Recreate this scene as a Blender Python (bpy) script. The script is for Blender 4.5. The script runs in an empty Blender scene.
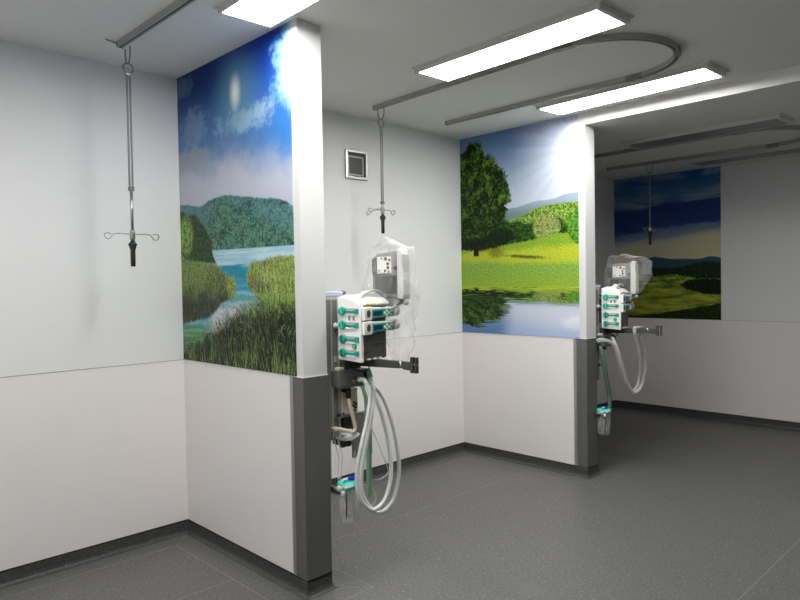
import bpy, math, random
from mathutils import Vector, Matrix, noise as mnoise

C = bpy.context.scene.collection
random.seed(4)
PI = math.pi

# ------------------------------------------------------------------ dimensions
H, HL = 2.8437, 2.7502          # ceiling of the lit bays / lower ceiling of the dark bay
R, S = 1.0918, 0.0783           # top of wainscot / top of baseboard
PX1, PT1, PY1 = 0.0, 0.1468, -1.2596
PX2, PT2, PY2 = 2.6985, 0.1438, -1.2558
XF = 5.5433
XL, YF = -2.70, -6.60
BAY = PX2 + PT2 - PT1           # equipment offset from the middle bay to the dark bay

# ------------------------------------------------------------------ materials
def lin(c):
    c = c / 255.0
    return c / 12.92 if c <= 0.04045 else ((c + 0.055) / 1.055) ** 2.4
def rgb(r, g, b): return (lin(r), lin(g), lin(b), 1.0)

def mat(name, col, rough=0.5, metal=0.0, amp=0.06, scale=30.0, spec=0.5, bump=0.0, coat=0.0):
    m = bpy.data.materials.new(name); m.use_nodes = True
    nt = m.node_tree; N = nt.nodes; L = nt.links
    b = N['Principled BSDF']
    tc = N.new('ShaderNodeTexCoord'); nz = N.new('ShaderNodeTexNoise')
    nz.inputs['Scale'].default_value = scale; nz.inputs['Detail'].default_value = 4
    L.new(tc.outputs['Object'], nz.inputs['Vector'])
    mx = N.new('ShaderNodeMix'); mx.data_type = 'RGBA'
    mx.inputs[6].default_value = tuple(x * (1 - amp) for x in col[:3]) + (1,)
    mx.inputs[7].default_value = tuple(min(1, x * (1 + amp)) for x in col[:3]) + (1,)
    L.new(nz.outputs['Fac'], mx.inputs[0]); L.new(mx.outputs[2], b.inputs['Base Color'])
    b.inputs['Roughness'].default_value = rough; b.inputs['Metallic'].default_value = metal
    b.inputs['Specular IOR Level'].default_value = spec
    b.inputs['Coat Weight'].default_value = coat
    if bump:
        bp = N.new('ShaderNodeBump'); bp.inputs['Strength'].default_value = bump
        bp.inputs['Distance'].default_value = 0.002
        L.new(nz.outputs['Fac'], bp.inputs['Height']); L.new(bp.outputs['Normal'], b.inputs['Normal'])
    return m

def film(name, col, base, edge, rough=0.15, wr=0.0):
    """thin clear plastic: mostly see-through, glossier and whiter where it turns away"""
    m = bpy.data.materials.new(name); m.use_nodes = True
    nt = m.node_tree; N = nt.nodes; L = nt.links
    b = N['Principled BSDF']; b.inputs['Base Color'].default_value = col
    b.inputs['Roughness'].default_value = rough; b.inputs['Specular IOR Level'].default_value = 0.8
    t = N.new('ShaderNodeBsdfTransparent'); mx = N.new('ShaderNodeMixShader')
    lw = N.new('ShaderNodeLayerWeight'); lw.inputs['Blend'].default_value = 0.35
    ma = N.new('ShaderNodeMath'); ma.operation = 'MULTIPLY_ADD'
    ma.inputs[1].default_value = edge; ma.inputs[2].default_value = base
    L.new(lw.outputs['Facing'], ma.inputs[0]); L.new(ma.outputs[0], mx.inputs[0])
    L.new(t.outputs[0], mx.inputs[1]); L.new(b.outputs[0], mx.inputs[2])
    L.new(mx.outputs[0], N['Material Output'].inputs['Surface'])
    tc = N.new('ShaderNodeTexCoord'); nz = N.new('ShaderNodeTexNoise'); nz.inputs['Scale'].default_value = 28
    nz.inputs['Detail'].default_value = 5; L.new(tc.outputs['Object'], nz.inputs['Vector'])
    bp = N.new('ShaderNodeBump'); bp.inputs['Strength'].default_value = wr; bp.inputs['Distance'].default_value = 0.02
    L.new(nz.outputs['Fac'], bp.inputs['Height']); L.new(bp.outputs['Normal'], b.inputs['Normal'])
    return m

M = {}
M['wall'] = mat('painted_wall', (0.77, 0.78, 0.785, 1), 0.55, amp=0.02, scale=6)
M['wains'] = mat('wainscot_sheet', (0.82, 0.79, 0.78, 1), 0.42, amp=0.02, scale=5)
M['panel'] = mat('upper_sheet', (0.67, 0.675, 0.67, 1), 0.45, amp=0.02, scale=5)
M['ceil'] = mat('ceiling_paint', (0.74, 0.74, 0.72, 1), 0.8, amp=0.02, scale=4)
M['white'] = mat('white_plastic', (0.80, 0.80, 0.77, 1), 0.38, amp=0.03)
M['cream'] = mat('cream_plastic', (0.66, 0.61, 0.50, 1), 0.4, amp=0.05)
M['ltgrey'] = mat('light_grey_plastic', (0.42, 0.42, 0.41, 1), 0.4, amp=0.04)
M['grey'] = mat('grey_plastic', (0.20, 0.20, 0.195, 1), 0.42, amp=0.06)
M['dkgrey'] = mat('dark_grey_plastic', (0.055, 0.055, 0.054, 1), 0.4, amp=0.1)
M['recess'] = mat('black_plastic', (0.018, 0.018, 0.019, 1), 0.4, amp=0.2)
M['shell'] = mat('pale_shell_plastic', (0.58, 0.58, 0.56, 1), 0.4, amp=0.03)
M['black'] = mat('black_rubber', (0.008, 0.008, 0.008, 1), 0.45, amp=0.2)
M['teal'] = mat('teal_plastic', rgb(14, 150, 130), 0.35, amp=0.1)
M['pale_teal'] = mat('translucent_teal', rgb(92, 172, 150), 0.3, amp=0.08)
M['aqua'] = mat('aqua_plastic', rgb(60, 205, 185), 0.35, amp=0.08)
M['blue'] = mat('blue_plastic', rgb(20, 50, 190), 0.35, amp=0.1)
M['screen'] = mat('dark_display', rgb(22, 34, 84), 0.2, amp=0.2, scale=200)
M['yellow'] = mat('yellow_label', rgb(226, 190, 80), 0.5)
M['sticker'] = mat('green_sticker', rgb(40, 120, 90), 0.5)
M['red'] = mat('red_plastic', rgb(120, 44, 36), 0.4)
M['paleblue'] = mat('pale_blue_plastic', rgb(192, 204, 226), 0.4)
M['metal'] = mat('steel', (0.38, 0.38, 0.37, 1), 0.28, 0.9, amp=0.05)
M['dkmetal'] = mat('dull_steel', (0.19, 0.19, 0.19, 1), 0.35, 0.85, amp=0.06)
M['alu'] = mat('anodised_aluminium', (0.36, 0.36, 0.36, 1), 0.42, 0.6, amp=0.05)
M['track'] = mat('track_aluminium', (0.40, 0.40, 0.39, 1), 0.45, 0.4, amp=0.05)
M['guard'] = mat('grey_guard_vinyl', (0.115, 0.115, 0.11, 1), 0.45, amp=0.06, scale=60)
M['hose'] = mat('white_hose', (0.64, 0.66, 0.64, 1), 0.35, amp=0.04)
M['hose_clear'] = film('clear_hose', (0.72, 0.74, 0.73, 1), 0.28, 0.45, 0.25)
M['hose_green'] = mat('green_hose', rgb(120, 160, 132), 0.4, amp=0.08)
M['hose_dull'] = mat('dull_green_hose', rgb(92, 112, 104), 0.45, amp=0.08)
M['hose_beige'] = mat('beige_hose', rgb(206, 198, 170), 0.45, amp=0.06)
M['film'] = film('plastic_film', (0.82, 0.83, 0.83, 1), 0.06, 0.40, 0.10, 1.0)
M['jar'] = film('clear_jar', (0.80, 0.84, 0.84, 1), 0.15, 0.6, 0.10, 0.1)
M['tube'] = film('clear_tube', (0.80, 0.83, 0.86, 1), 0.35, 0.5, 0.2)
M['cap'] = mat('black_capping', (0.006, 0.006, 0.006, 1), 0.6)

def vinyl(name, k=1.0):
    m = bpy.data.materials.new(name); m.use_nodes = True
    nt = m.node_tree; N = nt.nodes; L = nt.links; b = N['Principled BSDF']
    tc = N.new('ShaderNodeTexCoord')
    def nz(sc, det):
        n = N.new('ShaderNodeTexNoise'); n.inputs['Scale'].default_value = sc; n.inputs['Detail'].default_value = det
        L.new(tc.outputs['Object'], n.inputs['Vector']); return n
    def ramp(src, a, b_):
        r = N.new('ShaderNodeMapRange'); r.inputs['From Min'].default_value = a; r.inputs['From Max'].default_value = b_
        L.new(src, r.inputs['Value']); return r.outputs[0]
    def mix(f, a, b_):
        x = N.new('ShaderNodeMix'); x.data_type = 'RGBA'
        L.new(f, x.inputs[0])
        for i, v in ((6, a), (7, b_)):
            if isinstance(v, tuple): x.inputs[i].default_value = v
            else: L.new(v, x.inputs[i])
        return x.outputs[2]
    g = lambda v, w=(1, 1, 1): (v * k * w[0], v * k * w[1], v * k * w[2], 1)
    big = nz(1.3, 3); mid = nz(70, 4); fine = nz(85, 2); fine2 = nz(75, 2)
    c = mix(ramp(mid.outputs['Fac'], 0.3, 0.7), g(0.092), g(0.150))
    c = mix(ramp(fine.outputs['Fac'], 0.64, 0.72), c, g(0.36, (1, .99, .97)))
    c = mix(ramp(fine2.outputs['Fac'], 0.38, 0.28), c, g(0.045))
    c = mix(ramp(big.outputs['Fac'], 0.66, 0.8), c, g(0.15))
    L.new(c, b.inputs['Base Color'])
    b.inputs['Roughness'].default_value = 0.42; b.inputs['Specular IOR Level'].default_value = 0.4
    bp = N.new('ShaderNodeBump'); bp.inputs['Strength'].default_value = 0.15; bp.inputs['Distance'].default_value = 0.001
    L.new(mid.outputs['Fac'], bp.inputs['Height']); L.new(bp.outputs['Normal'], b.inputs['Normal'])
    return m
M['floor'] = vinyl('speckled_vinyl')
M['base'] = vinyl('baseboard_vinyl', .5)  # floor vinyl darkened: shade on the baseboards is put into the colour
M['weld'] = mat('weld_rod', (0.22, 0.22, 0.215, 1), 0.5, amp=0.15)

def lamp_mat(name, strength):
    m = bpy.data.materials.new(name); m.use_nodes = True
    N = m.node_tree.nodes; b = N['Principled BSDF']
    b.inputs['Base Color'].default_value = (0.62, 0.64, 0.63, 1); b.inputs['Roughness'].default_value = 0.4
    b.inputs['Emission Color'].default_value = (1.0, 0.985, 0.955, 1)
    b.inputs['Emission Strength'].default_value = strength
    return m
M['lamp_on'] = lamp_mat('lit_diffuser', 26.0)
M['lampframe'] = mat('lamp_frame_paint', (0.62, 0.62, 0.61, 1), 0.45, amp=0.02)
M['lamp_off'] = mat('unlit_diffuser', (0.20, 0.225, 0.22, 1), 0.35, amp=0.02)

# ------------------------------------------------------------------ printed pictures (node expressions)
class X:
    """a value in a shader node tree; arithmetic builds Math nodes"""
    def __init__(s, t, o): s.t = t; s.o = o
    def _m(s, op, *a):
        n = s.t.nodes.new('ShaderNodeMath'); n.operation = op
        for i, v in enumerate(a):
            if isinstance(v, X): s.t.links.new(v.o, n.inputs[i])
            else: n.inputs[i].default_value = v
        return X(s.t, n.outputs[0])
    def __add__(s, b): return s._m('ADD', s, b)
    __radd__ = __add__
    def __sub__(s, b): return s._m('SUBTRACT', s, b)
    def __rsub__(s, b): return s._m('SUBTRACT', b, s)
    def __mul__(s, b): return s._m('MULTIPLY', s, b)
    __rmul__ = __mul__
    def __truediv__(s, b): return s._m('DIVIDE', s, b)
    def mx(s, b): return s._m('MAXIMUM', s, b)
    def mn(s, b): return s._m('MINIMUM', s, b)
    def pw(s, b): return s._m('POWER', s, b)
    def sqrt(s): return s._m('SQRT', s)
    def sin(s): return s._m('SINE', s)
    def at2(s, b): return s._m('ARCTAN2', s, b)
    def inv(s): return 1.0 - s
def sm(a, b, x):
    n = x.t.nodes.new('ShaderNodeMapRange'); n.interpolation_type = 'SMOOTHSTEP'
    for k, v in (('From Min', a), ('From Max', b), ('Value', x)):
        if isinstance(v, X): x.t.links.new(v.o, n.inputs[k])
        else: n.inputs[k].default_value = v
    return X(x.t, n.outputs[0])
def step(a, b, x):              # smoothstep that also runs downwards
    return sm(a, b, x) if a < b else sm(b, a, x).inv()
def nz(x, y, sx, sy, det=4.0, rough=0.55, seed=0.0, dist=0.0):
    t = x.t; c = t.nodes.new('ShaderNodeCombineXYZ')
    t.links.new((x * sx + seed).o, c.inputs[0]); t.links.new((y * sy + seed * 0.37).o, c.inputs[1])
    n = t.nodes.new('ShaderNodeTexNoise'); n.noise_dimensions = '2D'
    n.inputs['Scale'].default_value = 1.0; n.inputs['Detail'].default_value = det
    n.inputs['Roughness'].default_value = rough; n.inputs['Distortion'].default_value = dist
    t.links.new(c.outputs[0], n.inputs['Vector']); return X(t, n.outputs['Fac'])
def curve(u, pts):
    n = u.t.nodes.new('ShaderNodeFloatCurve'); cv = n.mapping.curves[0]
    cv.points[0].location = pts[0]; cv.points[1].location = pts[-1]
    for p in pts[1:-1]: cv.points.new(*p)
    n.mapping.update(); u.t.links.new(u.o, n.inputs['Value']); return X(u.t, n.outputs[0])
def cm(f, a, b):
    """colour a where f = 0, colour b where f = 1"""
    n = f.t.nodes.new('ShaderNodeMix'); n.data_type = 'RGBA'; f.t.links.new(f.o, n.inputs[0])
    for i, v in ((6, a), (7, b)):
        if isinstance(v, X): f.t.links.new(v.o, n.inputs[i])
        else: n.inputs[i].default_value = rgb(*v)
    return X(f.t, n.outputs[2])
def ell(u, v, cu, cv, ru, rv):
    a = (u - cu) / ru; b = (v - cv) / rv
    return (a * a + b * b).sqrt()

def rnd(x):
    n = x.t.nodes.new('ShaderNodeTexWhiteNoise'); n.noise_dimensions = '1D'
    x.t.links.new(x.o, n.inputs['W']); return X(x.t, n.outputs['Value'])
def blades(x, v, n, slant, bend, top, amp, wid, seed):
    """row of printed grass blades: mask and one random number per blade"""
    q = (x + slant * v + bend * (v * v)) * n + seed
    i = q._m('FLOOR', q); f = q - i
    h = rnd(i + seed * 3.1); tp = top + (h - .55) * amp
    w = wid * (1.0 - v / tp.mx(.01))
    d = f - .5 + (rnd(i + seed * 7.7) - .5) * .5
    return sm(0., .14, w - d._m('ABSOLUTE', d)), rnd(i + seed * 5.3)

def mural_mat(name, paint, rough=0.3):
    m = bpy.data.materials.new(name); m.use_nodes = True
    t = m.node_tree; b = t.nodes['Principled BSDF']
    uvn = t.nodes.new('ShaderNodeUVMap'); sp = t.nodes.new('ShaderNodeSeparateXYZ')
    t.links.new(uvn.outputs[0], sp.inputs[0])
    col = paint(X(t, sp.outputs[0]), X(t, sp.outputs[1]))
    t.links.new(col.o, b.inputs['Base Color'])
    b.inputs['Roughness'].default_value = rough; b.inputs['Specular IOR Level'].default_value = 0.15
    return m

def paint_lake(u, v):
    x, y = u * 1.2, v * 1.75
    n1 = nz(x, y, 3, 3, 5, .6, 1.3); n2 = nz(x, y, 9, 9, 6, .66, 7.1); n3 = nz(x, y, 30, 30, 5, .65, 3.7)
    lf = nz(x, y, 62, 62, 6, .72, 12.1)                       # leafy grain
    ramp = lambda f, a, b, lo=.38, hi=.62: cm(sm(lo, hi, f), a, b)
    # sky
    c = cm(sm(.15, .95, u), (16, 42, 104), (15, 54, 150))
    c = cm(step(.97, .66, v), c, (56, 120, 190))
    c = cm(step(1.02, .55, u) * step(.92, .72, v) * .55, c, (88, 122, 160))
    haze = step(.775, .60, v + (n1 - .5) * .16 + (n2 - .5) * .05 + sm(.35, 1., u) * .075)
    c = cm(haze * .93, c, (186, 190, 202))
    c = cm(step(.12, -.05, u - .24 + (n2 - .5) * .2) * step(.62, .68, v + (n1 - .5) * .1) * step(.745, .72, v + (n2 - .5) * .07) * .8, c, (150, 156, 166))
    k = ell(u, v, .17, .80, .17, .085) + (n2 - .5) * 2.0 + (n3 - .5) * .8
    c = cm(step(1.05, .3, k) * .6, c, (126, 154, 180))
    k = ell(u, v, .05, .965, .14, .05) + (n2 - .5) * 1.6
    c = cm(step(1., .3, k) * .4, c, (110, 146, 176))
    k = ell(u, v, .66, .775, .28, .045) + (n2 - .5) * 2.2 + (n3 - .5) * .9
    c = cm(step(1.1, .3, k) * .75, c, (156, 184, 206))
    k = ell(u, v, .565, .865, .27, .19); c = cm(step(1., .0, k) * .68, c, (104, 156, 176))
    k = ell(u, v, .568, .868, .065, .078); c = cm(step(1., .0, k) * .9, c, (238, 236, 230))
    k = ell(u, v, 1.06, .875, .20, .150) + (n2 - .5) * .8 + (n3 - .5) * .5
    c = cm(step(1.06, .82, k), c, (84, 138, 182)); c = cm(step(.96, .2, k), c, (186, 198, 208))
    c = cm(step(.97, .99, u + (n3 - .5) * .06) * sm(.72, .80, v) * .6, c, (170, 208, 226))
    # wooded mountains
    nb = nz(x, y, 40, 36, 6, .7, 2.2)
    dg = nz(x + y * .8, y - x * .5, 7, 16, 5, .65, 31.)
    tx = lf * .40 + n2 * .2 + n3 * .15 + dg * .25
    r = curve(u, [(0, .552), (.1, .545), (.2, .533), (.33, .549), (.45, .553), (.6, .54), (.77, .522), (.9, .51), (1, .485)]) + (nb - .5) * .016
    far = ramp(tx, (26, 68, 70), (94, 138, 136), .40, .58)
    far = cm(step(.33, .10, u + (n2 - .5) * .1) * .6, far, (90, 130, 142))
    c = cm(step(.004, -.004, v - r), c, far)
    r2 = curve(u, [(0, .36), (.2, .42), (.3, .47), (.38, .528), (.44, .545), (.5, .525), (.6, .50), (.75, .46), (.9, .425), (1, .41)]) + (nb - .5) * .03
    near = ramp(lf * .45 + n3 * .2 + n2 * .1 + nz(x - y * .6, y + x * .4, 8, 18, 5, .65, 37.) * .25, (8, 48, 42), (92, 140, 108), .42, .57)
    c = cm(step(.02, -.02, v - r2) * .8, c, near)
    # lake
    wl = .383 - u * .010
    wn = nz(x, y, 3, 40, 4, .6, 5.5)
    w = ramp(wn, (150, 192, 208), (184, 210, 220), .4, .65)
    w = cm(step(.332, .318, v + (wn - .5) * .02 + (n2 - .5) * .02), w, ramp(wn, (26, 130, 158), (54, 156, 178), .35, .65))
    w = cm(step(.275, .225, v + (n2 - .5) * .05), w, ramp(wn, (70, 158, 172), (150, 190, 194), .45, .6))
    pale = step(.22, .16, v + (n2 - .5) * .07) * sm(.22, .36, u + (n2 - .5) * .2)
    w = cm(pale, w, (194, 198, 206))
    grn = step(.15, .10, v) * step(.40, .24, u + (n2 - .5) * .2)
    w = cm(grn, w, ramp(wn, (70, 124, 86), (110, 160, 118), .4, .6))
    c = cm(step(.002, -.002, v - wl), c, w)
    # trees on the left shore
    tt = curve(u, [(0, .525), (.05, .522), (.1, .51), (.16, .505), (.22, .475), (.27, .45), (.31, .415), (.335, .36), (1, 0)]) + (nb - .5) * .05 + (n2 - .5) * .03
    tm = step(.006, -.006, v - tt) * step(.335, .352, v + u * .03)
    tcol = ramp(lf * .7 + n3 * .3, (10, 32, 18), (58, 90, 50), .42, .60)
    lt = ramp(lf * .5 + n3 * .5, (44, 88, 30), (146, 182, 88), .40, .60)
    tcol = cm(step(1.05, .7, ell(u, v, .06, .44, .085, .08) + (n3 - .5) * .8), tcol, lt)
    c = cm(tm, c, tcol)
    # reeds
    sx = x + y * .08 + (nz(x, y, 7, 5, 2, .5, 4.4) - .5) * .10
    st = nz(sx, y, 130, 16, 3, .62, 1.1)
    sl = x - y * .26 + (n1 - .5) * .22 + (n2 - .5) * .05
    st2 = nz(sl, y, 120, 11, 3, .65, 8.2)
    st3 = nz(x + y * .30 + (n1 - .5) * .2, y, 105, 12, 3, .65, 18.2)
    leaf = lf * .5 + st * .5
    ct = curve(u, [(0, .375), (.08, .352), (.2, .345), (.35, .33), (.44, .305), (.5, .275), (.54, .235), (.58, .0), (1, 0)]) + (st - .5) * .03 + (n2 - .5) * .03
    cb = curve(u, [(0, .122), (.15, .14), (.3, .158), (.4, .20), (.52, .236), (.6, .4), (1, .4)]) + (st - .5) * .03
    rm = step(.006, -.006, v - ct) * step(-.006, .010, v - cb)
    rc = ramp(leaf, (66, 86, 40), (142, 162, 94), .38, .62)
    rc = cm(step(1., .2, ell(u, v, .36, .27, .17, .07) + (n2 - .5)) * .8, rc, ramp(leaf, (44, 60, 28), (118, 132, 70), .40, .62))
    dk = step(.29, .20, v + (n2 - .5) * .10 + (st - .5) * .04)
    rc = cm(dk, rc, ramp(st * .6 + lf * .4, (26, 34, 26), (78, 86, 62), .44, .62))
    b1, q1 = blades(x + (n2 - .5) * .03, v, 75, .05, .1, ct * 1.0 + .05, .12, .42, 71.3)
    rc = cm(b1 * sm(.3, .9, q1) * .5, rc, cm(dk, (150, 170, 98), (92, 98, 72)))
    b1, q1 = blades(x + (n3 - .5) * .02, v, 60, -.12, .2, ct * 1.0 + .05, .12, .40, 83.9)
    rc = cm(b1 * sm(.4, .9, q1) * .55, rc, cm(dk, (62, 78, 38), (18, 24, 18)))
    c = cm(rm, c, rc)
    c = cm(step(1., .7, ell(u, v, .5, .255, .05, .045) + (n3 - .5) * .9) * .8, c, ramp(lf, (92, 108, 40), (170, 178, 84), .42, .6))
    rt = curve(u, [(0, 0), (.58, .06), (.62, .26), (.655, .322), (.75, .335), (.85, .345), (1, .345)]) + (st - .5) * .035 + (n2 - .5) * .02
    lb = sm(.0, .04, u - .60 - step(.29, .16, v) * .16 + (n3 - .5) * .14)
    gc = ramp(leaf, (70, 94, 36), (164, 182, 100), .38, .62)
    gc = cm(step(1., .3, ell(u, v, .70, .25, .10, .07) + (n3 - .5) * 1.2) * .85, gc, ramp(leaf, (58, 62, 34), (136, 132, 80), .40, .62))
    gc = cm(step(.24, .14, v + (n2 - .5) * .1) * .75, gc, ramp(st * .5 + st2 * .5, (44, 68, 26), (150, 182, 92), .40, .60))
    b1, q1 = blades(x + (n2 - .5) * .03, v, 70, -.10, .2, rt + .04, .12, .42, 91.7)
    gc = cm(b1 * sm(.3, .9, q1) * .6, gc, (182, 198, 112))
    b1, q1 = blades(x + (n3 - .5) * .02, v, 58, .16, -.2, rt + .04, .12, .40, 97.1)
    gc = cm(b1 * sm(.4, .9, q1) * .6, gc, (70, 92, 40))
    c = cm(step(.006, -.006, v - rt) * lb, c, gc)
    # foreground stems, thinning out upwards over the water
    ft = curve(u, [(0, .05), (.12, .07), (.25, .10), (.4, .15), (.55, .19), (.7, .22), (.85, .22), (1, .22)])
    dens = step(.09, -.10, v - ft)
    fm = sm(.30, .62, dens * 1.15 + (st2 - .5) * 1.5 + (st3 - .5) * 1.2 - .10) * step(.10, .06, v - ft)
    bl = st2.mx(st3 * .96)
    fc = ramp(bl, (28, 46, 18), (146, 176, 94), .50, .67)
    fc = cm(step(.17, .07, v + (n1 - .5) * .12 + (n2 - .5) * .05 - u * .08), fc, ramp(bl, (7, 12, 7), (124, 148, 84), .58, .72))
    c = cm(fm, c, fc)
    for n, sl_, bd, dt, am, wd, sd, dk_, lt_ in (
            (62, .10, .3, .045, .16, .40, 3.3, (44, 66, 30), (124, 152, 78)), (54, -.35, .8, .035, .17, .36, 11.7, (34, 54, 24), (150, 178, 100)),
            (58, .45, -.6, .02, .16, .34, 23.1, (60, 84, 38), (168, 192, 116)), (46, -.6, 1.6, -.015, .15, .30, 31.9, (20, 34, 16), (150, 176, 96)),
            (42, .75, -1.8, -.05, .14, .28, 47.3, (70, 92, 44), (176, 198, 128)), (30, -1.0, 3.0, -.09, .10, .22, 59.9, (60, 80, 36), (158, 182, 104))):
        bm, bh = blades(x + (n2 - .5) * .03, v, n, sl_, bd, ft + dt, am, wd * .55, sd)
        bc = cm(bh, dk_, lt_)
        here = sm(.46, .58, nz(x, y, 7, 5, 3, .6, sd)) * step(.14, .10, v - ft)
        c = cm(bm * here * sm(.3, .5, bh) * .85, c, bc)
    sp = sm(.58, .64, nz(x, y, 60, 44, 4, .66, 12.5)) * step(1., .4, ell(u, v, .5, .15, .27, .11) + (n2 - .5) * .9)
    c = cm(sp * .85, c, (92, 84, 60))
    return c

def paint_meadow(u, v):
    X0, Y0 = u * 1.2, v * 1.75
    def sky(u, v):
        c = cm(step(1.02, .62, v + u * .10), (98, 132, 178), (194, 206, 220))
        d = ell(u, v, 1.0, .865, 1., .70)
        ang = (v - .865).at2(u - 1.0)
        ray = nz(ang, d, 7, .6, 3, .6, 2.0)
        g = step(.62, .06, d + (ray - .5) * .24)
        c = cm(g * .62, c, (236, 240, 246))
        return cm(step(.17, .095, d), c, (255, 255, 255))
    def land(u, v, soft=.004):
        x, y = u * 1.2, v * 1.75
        nb = nz(x, y, 34, 32, 6, .7, 3.3); n2 = nz(x, y, 9, 9, 6, .66, 7.7); n3 = nz(x, y, 70, 66, 5, .7, 1.9)
        c = sky(u, v)
        r = curve(u, [(0, .60), (.4, .612), (.55, .622), (.68, .636), (.78, .636), (.9, .650), (1, .655)]) + (n2 - .5) * .01
        c = cm(step(soft, -soft, v - r) * .9, c, cm(step(.635, .575, v), (140, 160, 178), (106, 130, 118)))
        h = curve(u, [(0, .56), (.45, .555), (.55, .572), (.65, .596), (.78, .612), (.9, .614), (1, .612)]) + (nb - .5) * .022
        c = cm(step(soft, -soft, v - h), c, cm(sm(.42, .60, n3 * .5 + nb * .5), (56, 98, 26), (160, 188, 84)))
        t = curve(u, [(0, .60), (.38, .575), (.46, .545), (.52, .55), (.6, .532), (.72, .55), (.85, .55), (.93, .50), (1, .50)]) + (nb - .5) * .06
        c = cm(step(soft, -soft, v - t), c, cm(sm(.44, .64, n3 * .5 + nb * .5), (14, 38, 10), (74, 118, 38)))
        k = ell(u, v, .755, .508, .115, .068) + (nb - .5) * .5
        c = cm(step(1.0, .90, k), c, cm(sm(.40, .62, n3 * .6 + nb * .4), (80, 102, 42), (176, 188, 108)))
        gl = curve(u, [(0, .425), (.3, .437), (.55, .448), (.7, .462), (.82, .475), (.9, .476), (1, .468)]) + (nb - .5) * .016
        gn = nz(x, y, 60, 110, 5, .7, 5.1)
        g = cm(sm(.35, .65, gn), (164, 180, 40), (196, 206, 66))
        g = cm(step(.395, .43, v - sm(.5, 1., u) * .012 + (n2 - .5) * .05) * .9, g, cm(sm(.4, .6, gn), (104, 150, 36), (140, 178, 54)))
        lg = step(.378, .345, v + sm(.0, 1., u) * .022 + (n2 - .5) * .03)
        g = cm(lg, g, cm(sm(.38, .62, nz(x, y, 80, 90, 5, .75, 6.2)), (100, 148, 44), (158, 190, 84)))
        g = cm(step(.31, .25, v + (n2 - .5) * .05) * .6, g, cm(sm(.4, .6, gn), (120, 156, 34), (158, 184, 62)))
        ds = step(1.1, .4, ell(u, v + u * .06, .58, .412, .2, .010) + (nb - .5) * 1.6)
        g = cm(ds * .85, g, (44, 66, 14))
        c = cm(step(soft, -soft, v - gl), c, g)
        k = ell(u, v, 1.03, .505, .12, .088) + (nb - .5) * .3
        c = cm(step(1.0, .92, k), c, cm(sm(.40, .60, n3 * .5 + nb * .5), (34, 84, 18), (110, 172, 58)))
        # shade and scrub beneath the big tree
        k = ell(u, v, .16, .48, .36, .065) + (nb - .5) * .6
        c = cm(step(1., .85, k), c, cm(sm(.5, .68, n3 * .5 + nb * .5), (12, 28, 10), (52, 80, 30)))
        k = ell(u, v, .33, .405, .09, .035) + (n3 - .5) * 2.0
        c = cm(step(1., .5, k) * .7, c, (98, 96, 36))
        # big tree: trunk and crown
        dx = u - .142 + (v - .45) * .04
        tr = step(.030, .020, dx._m('ABSOLUTE', dx) + (nb - .5) * .01) * step(.385, .395, v) * step(.62, .60, v)
        c = cm(tr, c, (26, 24, 12))
        crown = None
        for cu, cv, ru, rv in ((.02, .80, .20, .115), (.13, .90, .11, .075), (.10, .70, .27, .13), (.27, .74, .17, .095),
                               (.36, .70, .10, .065), (.22, .82, .15, .085), (.33, .765, .10, .065), (.08, .57, .30, .10), (.30, .60, .13, .085), (.40, .665, .075, .035)):
            e = ell(u, v, cu, cv, ru, rv); crown = e if crown is None else crown.mn(e)
        k = crown + (n2 - .5) * .75 + (nb - .5) * .8 + (n3 - .5) * .5
        lf = nz(x, y, 30, 34, 7, .78, 11.3)
        lm = lf * .55 + n2 * .45
        cc = cm(sm(.45, .64, lm), (12, 28, 8), (100, 144, 48))
        cc = cm(step(.72, .50, v + (n2 - .5) * .3 - u * .1) * .6, cc, cm(sm(.5, .64, lf), (14, 32, 10), (52, 84, 30)))
        c = cm(step(1.0, .92, k), c, cc)
        return c
    top = land(u, v)
    rip = nz(X0, Y0, 5, 90, 3, .6, 4.2)
    vm = .37 + (.238 - v) * 2.85 + (rip - .5) * .16
    um = u + (rip - .5) * .10 + (nz(X0, Y0, 9, 40, 2, .5, 8.8) - .5) * .07
    ref = cm(rip * .0 + .08, land(um, vm.mn(1.0), .012), (38, 56, 52))
    ref = cm(step(.165, .12, v + (rip - .5) * .03) * sm(.34, .52, u + (rip - .5) * .12) * .6, ref, (214, 221, 234))
    ref = cm(step(.09, .0, v) * sm(.30, .55, u + (rip - .5) * .1) * .6, ref, (150, 180, 226))
    w = step(.005, -.005, v - .243 + u * .012 + (rip - .5) * .05)
    c = cm(w, top, ref)
    c = cm(step(.30, .25, v) * step(.16, .22, v) * sm(.56, .66, rip) * .6, c, (166, 184, 66))
    return c

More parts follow.
